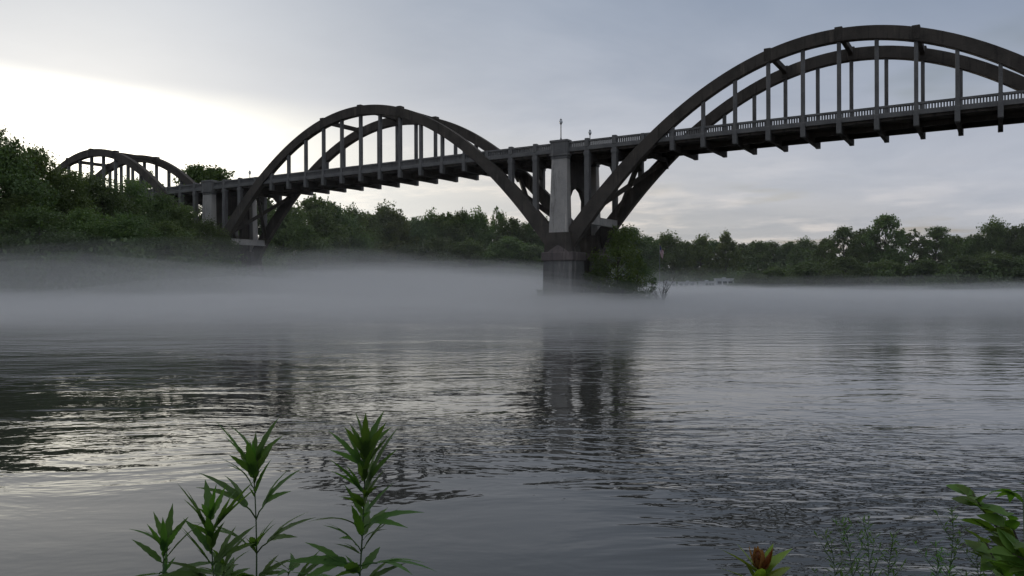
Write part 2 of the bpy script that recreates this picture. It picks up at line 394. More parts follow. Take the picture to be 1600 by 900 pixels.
def both(name, mesh, x, z, flip=True, parent=bridge):
    """the near one and, turned about, the far one; meshes are sheared along x so the far copy is mirrored in y"""
    a = link(name, mesh, parent, (x, 0, z)); out = [a]
    if flip:
        c = link(name, mesh, parent, (x, WID, z)); c.scale = (1, -1, 1); out.append(c)
    return out
mb = MB(); mb.bar((1.05 * PAN, .6, 9.35), (1.05 * PAN, 7.6, 9.35), .55, .85); SPR = mb.mesh("springing_strut", CONC_L)
def zmid(i): return (ztop(i) + zbot(i)) / 2
BR = []
for s in (1, -1):
    mb = MB(); a, e = (.6, 7.6) if s > 0 else (7.6, .6)
    mb.bar((1.15 * PAN, a, zmid(1.15)), (2.95 * PAN, e, zmid(2.95)), .42, .5); BR.append(mb.mesh("cross_brace", CONC))
# piers
def pier_meshes():
    d = {}
    mb = MB()
    mb.frustum((-1.2, 1.12), (-.32, .7), 8.1, (-.92, .92), (-.12, .7), 16.25)
    d["pilaster"] = (mb.mesh("pilaster", CONC_L), 2)
    mb = MB(); mb.box(-1.02, 1.02, -.2, .72, 16.25, 16.55, .03); mb.box(-1.14, 1.14, -.32, .80, 16.55, 16.78, .03); mb.box(-1.05, 1.05, -.24, .75, 16.78, 18.12, .04); mb.box(-1.13, 1.13, -.31, .82, 18.05, 18.32, .05)
    d["parapet_block"] = (mb.mesh("parapet_block", CONC_RAIL), 2)
    mb = MB(); mb.frustum((-1.75, 1.75), (-.5, 1.7), 5.9, (-1.45, 1.45), (-.42, 1.6), 8.12); d["springing_block"] = (mb.mesh("springing_block", CONC), 2)
    mb = MB(); mb.box(-1.95, 1.95, -.75, 2.6, 5.0, 5.95, .06); mb.frustum((-1.3, 1.3), (-.6, .4), 5.95, (-.1, .1), (-.48, .4), 6.7); d["pier_cap"] = (mb.mesh("pier_cap", CONC_D), 2)
    mb = MB(); mb.frustum((-1.95, 1.95), (-.75, 2.6), -5, (-1.75, 1.75), (-.6, 2.5), 5.0); d["pier_shaft"] = (mb.mesh("pier_shaft", CONC_RAIL), 2)
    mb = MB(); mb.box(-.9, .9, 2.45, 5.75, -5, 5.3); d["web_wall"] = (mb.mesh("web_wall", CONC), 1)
    mb = MB()
    t = .27; poly = [(.62, 7.9), (.62, 16.72), (7.58, 16.72), (7.58, 7.9), (6.0, 7.9), (6.0, 11.9), (5.2, 13.0), (4.0, 13.55), (2.8, 13.0), (1.95, 11.9), (1.95, 7.9)]
    n = len(poly); vs = [(-t, y, z) for y, z in poly] + [(t, y, z) for y, z in poly]
    fs = [(i, (i + 1) % n, n + (i + 1) % n, n + i) for i in range(n)]
    pair = [(0, 10, 9, 1), (9, 8, 1), (8, 7, 1), (7, 2, 1), (7, 6, 2), (6, 5, 2), (5, 4, 3, 2)]
    for f in pair: fs.append(f); fs.append(tuple(n + i for i in reversed(f)))
    mb.add(vs, fs); d["transverse_wall"] = (mb.mesh("transverse_wall", CONC), 1)
    return d
PM = pier_meshes()
for p in (-2, -1, 0, 1):
    X = p * SPAN; zg = GRADE * X
    pr = link("pier", None, bridge, (X, 0, zg))
    for nm, (ms, cnt) in PM.items():
        link(nm, ms, pr)
        if cnt == 2: link(nm, ms, pr, (0, WID, 0), None, (1, -1, 1))
for sp_ in (-2, -1, 0):
    X0 = sp_ * SPAN; Z0 = GRADE * X0
    both("arch_rib", RIB, X0, Z0)
    for i in (7, 9, 11):
        x = i * PAN; both("rib_collar", KNOB, X0 + x, Z0 + GRADE * x + ztop(i)); link("wind_strut", STRUT, bridge, (X0 + x, .35, Z0 + GRADE * x + ztop(i) + .05))
    for i, m_ in HANG.items(): both("hanger", m_, X0 + i * PAN, Z0 + GRADE * i * PAN)
    for i, m_ in COLM.items(): both("spandrel_column", m_, X0 + i * PAN, Z0 + GRADE * i * PAN)
    for i in range(1, 18):
        link("floor_beam", BEAM if 4 <= i <= 14 else BEAM_C, bridge, (X0 + i * PAN, 0, Z0 + GRADE * i * PAN))
    for i in range(18):
        x = X0 + i * PAN; z = GRADE * x
        link("deck_slab", SLAB, bridge, (x, 0, z)); link("road_surface", ROADM, bridge, (x, 0, z))
        for a in both("railing", RAIL, x, z):
            bl = link("balusters", BALU, a); tag(bl, kind="stuff")
        if i in (1, 2, 16, 17): both("railing_post", POST, x, z)
    for m_ in BR:
        link("cross_brace", m_, bridge, (X0, 0, Z0)); link("cross_brace", m_, bridge, (X0 + SPAN, 0, Z0), None, (-1, 1, 1))
    link("springing_strut", SPR, bridge, (X0, 0, Z0)); link("springing_strut", SPR, bridge, (X0 + SPAN, 0, Z0), None, (-1, 1, 1))

# lamps on the towers
mb = MB(); mb.lathe([(.16, 0), (.16, .08), (.09, .2), (.055, .35), (.05, 1.75), (.09, 1.8), (.12, 1.86)], 10); LPOST = mb.mesh("lamp_post", IRON, True)
mb = MB(); mb.lathe([(.10, 1.86), (.19, 1.98), (.2, 2.1), (.14, 2.26), (.05, 2.36)], 12); LGLOBE = mb.mesh("globe", GLOBE, True)
mb = MB(); mb.lathe([(.15, 2.255), (.09, 2.36), (.02, 2.42), (.015, 2.52)], 10); LCAP = mb.mesh("finial", IRON, True)
for X, Y, lab in ((0, .35, "black post lamp with pale globe on the near tower of the middle pier"), (0, WID - .35, "post lamp with pale globe on the far tower of the middle pier"), (-SPAN, WID - .35, "small post lamp over the far side of the pier among the trees")):
    o = link("street_lamp", None, None, (X, Y, 18.3 + GRADE * X)); tag(o, lab, "lamp", "lamps on the bridge")
    link("post", LPOST, o); link("globe", LGLOBE, o); link("finial", LCAP, o)

# ------------------------------------------------------------------ trees
def leaf_quads(cent, size, rng, up=.35, aspect=.62):
    """one bent leaf-clump quad for each centre"""
    n = len(cent); d = rng.normal(size=(n, 3)); d /= np.linalg.norm(d, axis=1, keepdims=True)
    nn = rng.normal(size=(n, 3)); nn[:, 2] += up * 2; nn -= (nn * d).sum(1, keepdims=True) * d; nn /= np.linalg.norm(nn, axis=1, keepdims=True)
    s = np.cross(nn, d); L_ = (size * rng.uniform(.55, 1.3, n))[:, None]
    a = cent - d * L_ * .5; bq = cent + s * L_ * aspect * .5 - nn * L_ * .08; c_ = cent + d * L_ * .5 - nn * L_ * .12; e = cent - s * L_ * aspect * .5 - nn * L_ * .08
    v = np.stack([a, bq, c_, e], 1).reshape(-1, 3); f = np.arange(4 * n).reshape(n, 4); return v, f
def make_tree(seed, h, w, leaves, lsize, base=.28, airy=0.0, mat=LEAF):
    """unit: metres. a tapered trunk, limbs to each clump, leaves in uneven clumps"""
    rng = np.random.default_rng(seed); rd = random.Random(seed)
    mb = MB(); top = h * .88
    lean = [rd.uniform(-.04, .04) * h, rd.uniform(-.04, .04) * h]
    def axis(t): return Vector((lean[0] * t + .015 * h * math.sin(t * 5 + seed), lean[1] * t + .015 * h * math.cos(t * 4 + seed), top * t - .6 * (1 - t)))
    r0 = h * .017 + .05
    mb.tube([axis(k / 9) for k in range(10)], [r0 * (1.35 if k == 0 else 1) * (1 - .9 * k / 9) for k in range(10)], 7)
    clumps = []
    nc = int(34 + h * .9)
    for k in range(nc):
        t = base + (1 - base) * (k + rd.random()) / nc
        prof = math.sin(math.pi * min(1, ((t - base) / (1 - base)) * .82 + .16)) ** .75
        az = k * 2.4 + rd.uniform(-.5, .5); rr = w * .5 * prof * rd.uniform(.45, 1.08)
        p = axis(max(.1, t - .12)); q = axis(t) + Vector((math.cos(az) * rr, math.sin(az) * rr, rd.uniform(-.02, .08) * h))
        mid = p.lerp(q, .5) + Vector((0, 0, .03 * h))
        mb.tube([p, mid, q], [r0 * .38 * (1 - t * .6), r0 * .22 * (1 - t * .6), .015], 4, False)
        clumps.append((q, (w * .17 + .35) * rd.uniform(.6, 1.25) * (1 - .35 * airy), rd.uniform(.5, 1.3)))
    for k in range(6):      # leading shoots break the outline
        q = axis(1) + Vector((rd.uniform(-1, 1) * w * .12, rd.uniform(-1, 1) * w * .12, rd.uniform(0, .11) * h)); clumps.append((q, w * .085, .5))
        mb.tube([axis(.9), q], [r0 * .12, .012], 4, False)
    wt = np.array([c[1] ** 2 * c[2] for c in clumps]); cnt = (wt / wt.sum() * leaves).astype(int); P = []
    for (q, r, _), c in zip(clumps, cnt):
        # sprays inside the clump, so that it is ragged, not a ball
        ns = max(3, int(c / 26)); sd = rng.normal(size=(ns, 3)); sd /= np.linalg.norm(sd, axis=1, keepdims=True); sc = sd * (r * rng.uniform(.25, 1.0, (ns, 1))) * (1, 1, .72)
        k = rng.integers(0, ns, c); P.append(np.array(q) + sc[k] + rng.normal(size=(c, 3)) * r * .17)
    v, f = leaf_quads(np.concatenate(P), lsize, rng)
    return mb.mesh("trunk", BARK, True), mesh_np("crown", v, f, mat)
TREES = [make_tree(11, 20, 12, 17000, .58), make_tree(12, 20, 14, 19000, .58, .2), make_tree(13, 20, 10, 13000, .52, .24, .3),
         make_tree(14, 20, 15, 20000, .58, .12, 0, LEAF_D), make_tree(15, 20, 11, 8500, .52, .3, .7), make_tree(16, 20, 13, 18000, .58, .1, 0, LEAF_D),
         make_tree(17, 20, 12, 15000, .58, .22, .2, LEAF_Y)]
BIG = [make_tree(31, 20, 13, 32000, .36, .15, .1), make_tree(32, 20, 15, 36000, .36, .08, 0, LEAF_D), make_tree(33, 20, 11, 20000, .34, .2, .5), make_tree(34, 20, 14, 34000, .36, .04, .1)]
WORDS = "first second third fourth fifth sixth seventh eighth ninth tenth eleventh twelfth thirteenth fourteenth fifteenth sixteenth seventeenth eighteenth nineteenth twentieth twenty-first twenty-second twenty-third twenty-fourth".split()
rt = random.Random(5)
def plant_tree(pair, px, depth, ytop, wscale=1.0, name="tree"):
    p = at(px, depth); p.z = max(.1, gz(p)) - .15; h = zof(ytop, depth) - p.z; s = h / 20.6
    o = link(name, None, None, p, (0, 0, rt.uniform(0, 6.28)), (s * wscale, s * wscale, s))
    link("trunk", pair[0], o); link("crown", pair[1], o); return o
def rows(spec, pairs, fmt, group, cat="tree"):
    spec = sorted(spec)
    for k, (px, depth, y, var, ws) in enumerate(spec):
        o = plant_tree(pairs[var], px, depth, y, ws); tag(o, fmt.format(WORDS[k]), cat, group)

# left bank, this side of the bridge
rows([(-45, 96, 190, 1, 1), (12, 101, 192, 2, .9), (50, 108, 218, 0, .9), (98, 104, 262, 3, 1.05), (128, 116, 262, 1, .95), (168, 112, 268, 1, 1), (205, 117, 278, 3, .9), (240, 113, 296, 1, 1), (282, 112, 318, 3, 1.1), (318, 110, 338, 1, 1.1)],
     BIG, "{} tree from the left in the tall dark stand before the farthest arch", "trees on the left bank")
rows([(20, 95, 300, 3, 1.3), (75, 94, 318, 1, 1.5), (140, 96, 325, 3, 1.5), (200, 99, 330, 1, 1.5), (262, 102, 345, 3, 1.5)],
     BIG, "{} bushy low tree from the left along the misty left bank", "low trees on the left bank")
# behind the bridge on the left
rows([(232, 200, 258, 4, .9), (312, 190, 250, 2, .9), (346, 196, 256, 2, 1.0), (415, 165, 300, 5, 1), (450, 160, 318, 1, 1), (492, 178, 298, 0, .95), (522, 185, 308, 5, .9), (548, 200, 324, 1, .9)],
     TREES, "{} tree from the left among those rising beyond the bridge deck", "trees beyond the left span")
# far bank between the piers
rows([(572, 216, 326, 0, .9), (598, 222, 320, 1, .85), (624, 220, 326, 6, .8), (650, 224, 334, 5, .9), (676, 226, 332, 1, .9), (700, 224, 327, 0, .9), (726, 228, 325, 3, .8), (750, 226, 330, 1, .8), (780, 230, 318, 4, .55), (803, 222, 336, 5, .9), (828, 224, 344, 3, .9), (852, 226, 346, 1, .9), (880, 226, 352, 0, .9), (912, 230, 356, 5, .9)],
     TREES, "{} tree from the left in the far bank row seen under the middle arch", "far bank trees under the middle arch")
rows([(560, 206, 372, 1, 1.6), (600, 207, 378, 6, 1.4), (640, 209, 380, 3, 1.6), (682, 206, 366, 5, 1.5), (735, 210, 375, 1, 1.5), (795, 207, 366, 0, 1.5), (838, 210, 380, 3, 1.5)],
     TREES, "{} low round tree from the left at the far water's edge between piers", "low far bank trees between piers")
# far bank right of the pier
rows([(950, 245, 352, 0, 1.2), (985, 250, 352, 3, 1.2), (1012, 255, 366, 5, 1.2), (1040, 258, 366, 1, 1.2), (1068, 262, 374, 0, 1.2), (1094, 255, 367, 6, 1.0), (1116, 266, 374, 3, 1.2), (1136, 255, 363, 6, .8), (1160, 270, 378, 5, 1.2), (1184, 268, 374, 0, 1.2), (1208, 272, 377, 3, 1.2), (1232, 268, 376, 5, 1.2), (1256, 264, 375, 1, 1.2), (1282, 262, 382, 3, 1.2), (1330, 262, 384, 5, 1), (1390, 262, 386, 0, 1)],
     TREES, "{} tree from the left on the distant shore right of the middle pier", "distant trees right of the pier")
rows([(1290, 186, 372, 2, 1.0), (1320, 180, 353, 2, 1.05), (1352, 184, 354, 0, .9), (1384, 178, 334, 2, 1.1), (1424, 182, 356, 4, 1.2), (1460, 180, 354, 2, 1.15), (1492, 190, 366, 0, .95)],
     TREES, "{} airy tree from the left in the clump under the right arch", "airy trees under the right arch")
rows([(1525, 174, 364, 0, .9), (1556, 172, 347, 1, .85), (1590, 170, 350, 0, .9), (1630, 168, 342, 1, .9)],
     TREES, "{} tree from the left in the dense stand at the right picture edge", "trees at the right edge")
rows([(1170, 182, 425, 3, 2.2), (1215, 176, 420, 1, 2.0), (1262, 168, 408, 5, 1.9), (1320, 164, 402, 3, 2.0), (1380, 164, 410, 1, 2.2), (1440, 162, 405, 5, 2.0), (1500, 160, 400, 3, 2.0), (1560, 158, 398, 1, 2.0), (1615, 156, 395, 5, 2)],
     TREES, "{} low bush from the left along the near-right misty shoreline", "bushes along the right shoreline", "bush")

# the islet by the middle pier
isl_tree = make_tree(51, 10, 8.2, 9000, .30, .05, .1, LEAF_Y); isl_tip = make_tree(52, 10, 7.5, 8000, .30, .02, .2, LEAF_D)
def islet(pair, px, depth, ytop, ws, label, cat, h0=10.3):
    p = at(px, depth); p.z = max(-.1, gz(p)) - .1; s = (zof(ytop, depth) - p.z) / h0
    o = link("islet_tree" if cat == "tree" else "islet_shrub", None, None, p, (0, 0, rt.uniform(0, 6)), (s * ws, s * ws, s)); link("trunk", pair[0], o); link("crown", pair[1], o); tag(o, label, cat); return o
islet(isl_tree, 966, 91, 350, .80, "leafy green tree rising in front of the pier's right arch foot", "tree")
islet(isl_tip, 938, 89.5, 405, 1.0, "bushy shrub at the right foot of the middle pier", "shrub")
islet(isl_tip, 995, 92, 402, 1.15, "low spreading shrub right of the islet tree", "shrub")
islet(isl_tip, 975, 88.5, 436, 1.9, "flat bush in the mist before the islet tree", "shrub")
islet(isl_tip, 850, 89, 450, 1.7, "small dim bush in the mist left of the middle pier", "shrub")
mb = MB(); rd = random.Random(8)
for k in range(16):
    a = rd.uniform(0, 6.28); r = rd.uniform(.2, 1.0); hh = rd.uniform(1.2, 3.0)
    b0 = Vector((rd.uniform(-.4, .4), rd.uniform(-.3, .3), -.2)); e = Vector((math.cos(a) * r * 1.6, math.sin(a) * r, hh)); m_ = b0.lerp(e, .5) + Vector((0, 0, .2))
    mb.tube([b0, m_, e], [.05, .035, .012], 5)
    for j in range(4):
        s = m_.lerp(e, rd.random()); mb.tube([s, s + Vector((rd.uniform(-.5, .5), rd.uniform(-.4, .4), rd.uniform(.2, .7)))], [.02, .008], 4)
pb = at(1035, 90.5); o = link("bare_shrub", mb.mesh("bare_shrub", BARK, True), None, (pb.x, pb.y, max(0, gz(pb)))); tag(o, "bare twiggy shrub standing in the mist right of the islet", "shrub")

# undergrowth along the shores: a mass of leaves nobody could count
rng = np.random.default_rng(3); P = []
for (p0, p1, off, hmin, hmax, n) in ((-80, 340, 3, 2.5, 7, 70), (330, 470, 6, 2, 6, 24), (330, 520, 60, 5, 12, 50), (470, 930, 11, 2.0, 5.5, 80), (930, 1170, 30, 2.5, 6.5, 40), (1180, 1700, 4, 2.0, 6, 80), (480, 1700, 62, 5, 11, 170), (-80, 340, 22, 5, 11, 40)):
    for k in range(n):
        px = rng.uniform(p0, p1); dep = float(shore_depth(px)) + off + rng.uniform(-2, 7); q = at(px, dep); hh = rng.uniform(hmin, hmax); w_ = rng.uniform(2.0, 4.5)
        c_ = 420; u = rng.normal(size=(c_, 3)); u /= np.linalg.norm(u, axis=1, keepdims=True); u *= rng.uniform(.5, 1.05, (c_, 1)); u[:, 2] = np.abs(u[:, 2])
        bump = 1 + .3 * np.sin(u[:, :1] * 5 + k) * np.cos(u[:, 1:2] * 4 + k)
        P.append(np.array((q.x, q.y, max(0, gz(q)))) + u * bump * (w_, w_, hh) + rng.normal(size=(c_, 3)) * .25)
v, f = leaf_quads(np.concatenate(P), .62, rng); tag(link("undergrowth", mesh_np("undergrowth", v, f, LEAF_D)), "tangled dark green undergrowth along the river banks", "undergrowth", None, "stuff")

# ------------------------------------------------------------------ campers and flag on the far bank
def camper(px, depth, w, h, label, ang):
    p = at(px, depth); z = gz(p); o = link("camper_trailer", None, None, (p.x, p.y, z), (0, 0, -YAW + ang)); tag(o, label, "camper", "campers parked on the far bank")
    mb = MB(); mb.box(-w / 2, w / 2, -1.15, 1.15, .45, h, .16); link("body", mb.mesh("body", WHITE), o)
    mb = MB(); mb.box(-w / 2 - .08, w / 2 + .08, -1.22, 1.22, h - .02, h + .1, .04); rf = link("roof", mb.mesh("roof", WHITE), o)
    mb = MB(); mb.box(-.4, .4, -.35, .35, h + .1, h + .35, .05); link("roof_vent", mb.mesh("roof_vent", WHITE), rf)
    for x in (-w * .3, 0, w * .3):
        mb = MB(); mb.box(x - .5, x + .5, -1.19, -1.12, h * .55, h * .8); link("window", mb.mesh("window", GLASS), o)
    for x in (-.5, .5):
        mb = MB(); mb.tube([(x, -1.2, .35), (x, -.95, .35)], .35, 10); link("wheel", mb.mesh("wheel", TYRE), o)
for px, dep, w, h, ang, lab in ((612, 203, 5, 2.9, .1, "pale camper roof farthest left across the mist"), (632, 204, 4, 2.7, -.1, "small pale camper just right of the leftmost one"),
    (741, 206, 5.5, 3.0, .05, "white camper in the mist midway between the bridge piers"), (768, 208, 6.5, 2.9, .3, "longest white camper on the far shore left of the middle pier"), (796, 208, 4.5, 2.8, -.2, "short white camper second from the middle pier"), (826, 209, 5.5, 2.8, .1, "white camper closest to the middle pier on its left"),
    (1042, 222, 4.6, 2.6, .5, "dim camper beside the bare shrub on the far shore"), (1074, 228, 5, 2.5, -.4, "grey-white camper halfway along the row right of the pier"), (1104, 219, 4.6, 2.7, .7, "white camper just left of the brightest one by the bush"), (1131, 210, 4.6, 3.4, .0, "bright white camper with dark windows at the bush's edge")):
    camper(px, dep, w, h, lab, ang)
FLAGM, t, b = new_mat("striped_flag")
g = t.nodes.new("ShaderNodeTexCoord").outputs['UV']; sx = t.nodes.new("ShaderNodeSeparateXYZ"); t.links.new(g, sx.inputs[0])
st = M_(t, 'GREATER_THAN', M_(t, 'MODULO', M_(t, 'MULTIPLY', sx.outputs[1], 6.5), 1.0), .5)
cc = MIX_(t, st, (.35, .03, .04, 1), (.7, .68, .65, 1))
canton = M_(t, 'MULTIPLY', M_(t, 'GREATER_THAN', sx.outputs[1], .46), M_(t, 'LESS_THAN', sx.outputs[0], .4))
t.links.new(MIX_(t, canton, cc, (.02, .03, .12, 1)), b.inputs['Base Color']); b.inputs['Roughness'].default_value = .8
pf = at(1031, 206); zf = gz(pf); o = link("flagpole", None, None, (pf.x, pf.y, zf), (0, 0, -YAW)); tag(o, "thin flagpole with limp striped flag before the distant trees", "flagpole")
mb = MB(); mb.tube([(0, 0, 0), (0, 0, 12.0)], [.08, .04], 8); link("pole", mb.mesh("pole", plain("grey_metal", (.25, .25, .26), .4, .8)), o)
mb = MB(); mb.lathe([(.02, 12.0), (.1, 12.08), (.1, 12.16), (.01, 12.26)], 8); link("finial", mb.mesh("finial", plain("brass", (.4, .3, .1), .3, .9)), o)
vs = []; uv = []; NX, NZ = 12, 8
for j in range(NZ + 1):
    for i in range(NX + 1):
        a, c_ = i / NX, j / NZ          # a hoist to fly, c bottom to top: the limp fly hangs down in folds
        x = .08 + a * .95 * (.6 + .4 * c_); z = 11.7 - (1 - c_) * 1.9 - a * 1.5 + .15 * math.sin(a * 9); y = .22 * math.sin(a * 11 + c_ * 2) * (.3 + a)
        vs.append((x, y, z)); uv.append((a, c_))
fs = [(j * (NX + 1) + i, j * (NX + 1) + i + 1, (j + 1) * (NX + 1) + i + 1, (j + 1) * (NX + 1) + i) for j in range(NZ) for i in range(NX)]
fm = bpy.data.meshes.new("flag"); fm.from_pydata(vs, [], fs); ul = fm.uv_layers.new(name="UVMap")
for lp in fm.loops: ul.data[lp.index].uv = uv[lp.vertex_index]
fm.materials.append(FLAGM); link("flag", fm, o)

# ------------------------------------------------------------------ plants on the near bank
def lobe_strip(mb, base, ang, length, width, droop=.35, fold=.28, jag=.12, n=9, sh=.35, tilt=0.0):
    """one leaf lobe in the leaf's own frame: x along the leaf, y across, z up"""
    ca, sa = math.cos(ang), math.sin(ang); vs = []
    for k in range(n + 1):
        t = k / n; wv = width * .5 * (math.sin(math.pi * t ** (.62 if sh < .5 else .9)) ** .85) * (1 + (jag if k % 2 else -jag) * (0 < k < n))
        if k == 0: wv = width * .05
        if k == n: wv = 0.0005
        x = t * length; z = -droop * length * t * t + tilt * x
        for s in (-1, 0, 1):
            lx, ly, lz = x - abs(s) * wv * .15, s * wv, z + abs(s) * wv * fold
            vs.append((base[0] + lx * ca - ly * sa, base[1] + lx * sa + ly * ca, base[2] + lz))
    fs = []
    for k in range(n):
        for j in (0, 1): fs.append((k * 3 + j, (k + 1) * 3 + j, (k + 1) * 3 + j + 1, k * 3 + j + 1))
    mb.add(vs, fs)
def petiole(mb, l, r=.0022): mb.tube([(-l, 0, 0), (-l * .4, 0, .004), (0, 0, 0)], r, 5)
def rag_leaf(lobes, pet, mat, droop=.3):
    mb = MB(); petiole(mb, pet)
    if lobes == 3:
        lobe_strip(mb, (0, 0, 0), 0, .165, .031, droop); lobe_strip(mb, (.016, .004, 0), .50, .125, .022, droop); lobe_strip(mb, (.016, -.004, 0), -.55, .118, .022, droop)
        lobe_strip(mb, (-.008, 0, 0), 0, .07, .034, .1, .2, 0)
    elif lobes == 2:
        lobe_strip(mb, (0, 0, 0), .05, .158, .032, droop); lobe_strip(mb, (.012, -.004, 0), -.48, .112, .022, droop); lobe_strip(mb, (-.006, 0, 0), 0, .06, .03, .1, .2, 0)
    else: lobe_strip(mb, (0, 0, 0), 0, .145, .028, droop)
    m = mb.mesh("leaf", mat, True); return m, pet
RAG = [rag_leaf(3, .02, WEED, .18), rag_leaf(2, .02, WEED, .22), rag_leaf(1, .012, WEED, .15), rag_leaf(3, .05, WEED, .30), rag_leaf(2, .035, WEED, .48), rag_leaf(3, .03, WEED, .05), rag_leaf(1, .02, WEED, .6)]
ALT = {0: (0, 0, 5, 1), 1: (1, 1, 4, 2), 2: (2, 2, 6), 3: (3, 3, 4, 1)}
def put_leaf(parent, mesh_pet, p, az, pitch, s, roll=0.0, name="leaf"):
    m, pet = mesh_pet; d = Matrix.Rotation(az, 3, 'Z') @ Matrix.Rotation(-pitch, 3, 'Y') @ Matrix.Rotation(roll, 3, 'X')
    return link(name, m, parent, Vector(p) + d @ Vector((pet * s, 0, 0)), d.to_euler(), s)
def ragweed(px_base, px_top, ytop, depth, nodes, label, seed, r=.0042, spread=1.0):
    rd = random.Random(seed); b0 = at(px_base, depth); b0.z = gz(b0) - .03; tp = at(px_top, depth, zof(ytop, depth))
    o = link("ragweed_plant", None, None, b0); tag(o, label, "plant", "tall weeds on the near bank"); tp = tp - b0
    def ax(t): return Vector((tp.x * t ** 1.3, tp.y * t ** 1.3, tp.z * t)) + Vector((.006 * math.sin(t * 7 + seed), .006 * math.cos(t * 6 + seed), 0))
    mb = MB(); mb.tube([ax(k / 12) for k in range(13)], [r * (1.25 - .85 * k / 12) for k in range(13)], 8); link("stem", mb.mesh("stem", WEED_STEM, True), o)
    for (y, az, pitch, s, var) in nodes:
        z = zof(y, depth) - b0.z; t = min(1, z / tp.z)
        for sd in (0, math.pi):
            put_leaf(o, RAG[rd.choice(ALT[var])], ax(t) + Vector((0, 0, rd.uniform(-.006, .008))), -YAW + az + sd + rd.uniform(-.45, .45), R(pitch + rd.uniform(-16, 12)), s * rd.uniform(.78, 1.22), rd.uniform(-.8, .8))
        if rd.random() < .6: put_leaf(o, RAG[rd.choice((1, 2, 6))], ax(t) - Vector((0, 0, .01)), rd.uniform(0, 6.28), R(rd.uniform(25, 70)), s * rd.uniform(.35, .6), rd.uniform(-.8, .8))
    return o
ragweed(553, 566, 702, 2.6, [(700, .5, 80, .42, 2), (704, 1.9, 76, .5, 2), (712, 0.2, 66, .72, 1), (722, 1.7, 68, .85, 0), (738, .5, 62, .95, 0), (756, 2.0, 58, 1.0, 1), (774, .1, 60, 1.08, 0), (796, 1.3, 56, 1.0, 1), (806, .3, 62, .8, 2), (826, .15, 40, 1.05, 3), (842, 1.7, 48, .95, 1), (862, .6, 46, .9, 3), (884, 0, 22, 1.05, 3), (896, 1.6, 30, 1.0, 1), (915, .3, 25, 1.0, 0), (935, 1.8, 25, 1.0, 0)],
        "tallest leafy green weed in the middle of the near bank", 1)
ragweed(399, 394, 722, 2.75, [(722, .4, 80, .45, 2), (727, 2.0, 72, .7, 1), (735, .2, 62, .95, 0), (752, 1.5, 66, .85, 0), (772, 2.9, 70, .8, 1), (812, .1, 58, 1.0, 3), (852, 1.4, 55, .8, 0), (862, .2, 50, 1.05, 3), (902, .4, 20, .9, 0), (925, 1.9, 25, .9, 0)],
        "slim leafy weed with clear stem left of the tallest weed", 2)
ragweed(336, 330, 812, 2.5, [(812, .4, 80, .5, 2), (820, 1.8, 70, .8, 0), (830, .2, 62, .95, 0), (846, 1.3, 66, .95, 1), (862, 2.6, 60, .95, 0), (885, .3, 50, 1.0, 0), (910, 1.5, 40, 1.0, 1)],
        "short bushy weed left of the slim clear-stemmed one", 3)
ragweed(266, 258, 862, 2.45, [(860, .5, 72, .6, 1), (866, 1.9, 66, .75, 0), (880, .1, 45, .9, 2), (892, 0, 12, 1.0, 2), (905, 1.2, 30, .9, 1)],
        "lowest leafy weed, leftmost of the near bank plants", 4)
ragweed(352, 349, 888, 2.6, [(890, .9, 70, .6, 2), (898, 0, 45, .7, 1), (915, 1.5, 30, .8, 0)], "tiny weed tip between the bushy and slim weeds", 5)
ragweed(448, 446, 893, 2.6, [(892, .2, 50, .6, 2), (900, 1.4, 40, .7, 1), (915, .1, 30, .8, 0)], "small weed tip between slim and tallest weeds", 6)

# lime leaves with a russet bud
def ovate(length, width, mat, droop=.2, jag=.04, sh=.3):
    mb = MB(); petiole(mb, .012, .0016); lobe_strip(mb, (0, 0, 0), 0, length, width, droop, .22, jag, 10, sh); return mb.mesh("leaf", mat, True), .012
p0 = at(1187, 2.3); p0.z = gz(p0) - .02; o = link("russet_tipped_plant", None, None, p0); tag(o, "lime green plant topped by a russet leaf bud", "plant")
zt = zof(893, 2.3) - p0.z; mb = MB(); mb.tube([(0, 0, 0), (.004, .003, zt * .5), (0, 0, zt)], [.005, .004, .003], 8); link("stem", mb.mesh("stem", WEED_STEM, True), o)
LM = ovate(.105, .034, LIME, .12); RM = ovate(.062, .036, REDLEAF, -.45)
for k in range(13): put_leaf(o, RM, (0, 0, zt - .004), k * 2.4, R(46 + 13 * (k % 4)), 1.0 - .1 * (k % 4), .3 * (k % 3 - 1))
for k, (a, pt, s) in enumerate(((.1, 42, 1.0), (3.1, 40, 1.15), (.7, 55, .9), (2.5, 58, .95), (4.4, 40, 1), (5.3, 42, 1), (1.5, 55, .8), (.35, 24, .95), (2.85, 26, 1.0), (.2, 62, .75), (3.3, 64, .8))): put_leaf(o, LM, (0, 0, zt - .012 - .004 * k), -YAW + a, R(pt), s, .3)

# leaning shrub at the right edge
def shrub_branch(o, pts, leaves, mesh_list, seed, base):
    rd = random.Random(seed); pts = [Vector(p) - base for p in pts]
    mb = MB(); mb.tube(pts, [.007 * (1 - .75 * k / (len(pts) - 1)) for k in range(len(pts))], 7); link("branch", mb.mesh("branch", BARK, True), o)
    for k in range(leaves):
        t = .12 + .86 * k / (leaves - 1); i = min(int(t * (len(pts) - 1)), len(pts) - 2); fq = t * (len(pts) - 1) - i; p = pts[i].lerp(pts[i + 1], fq); d = (pts[i + 1] - pts[i]).normalized()
        az = math.atan2(d.y, d.x) + (1 if k % 2 else -1) * rd.uniform(.5, 1.2) + rd.uniform(-.3, .3)
        put_leaf(o, mesh_list[k % len(mesh_list)], p, az, R(rd.uniform(15, 60)), (1.0 - .45 * t) * rd.uniform(.85, 1.15), rd.uniform(-.7, .7))
OV = [ovate(.125, .070, SHRUBLEAF, .2, .05, .6), ovate(.11, .062, SHRUBLEAF, .35, .05, .6)]
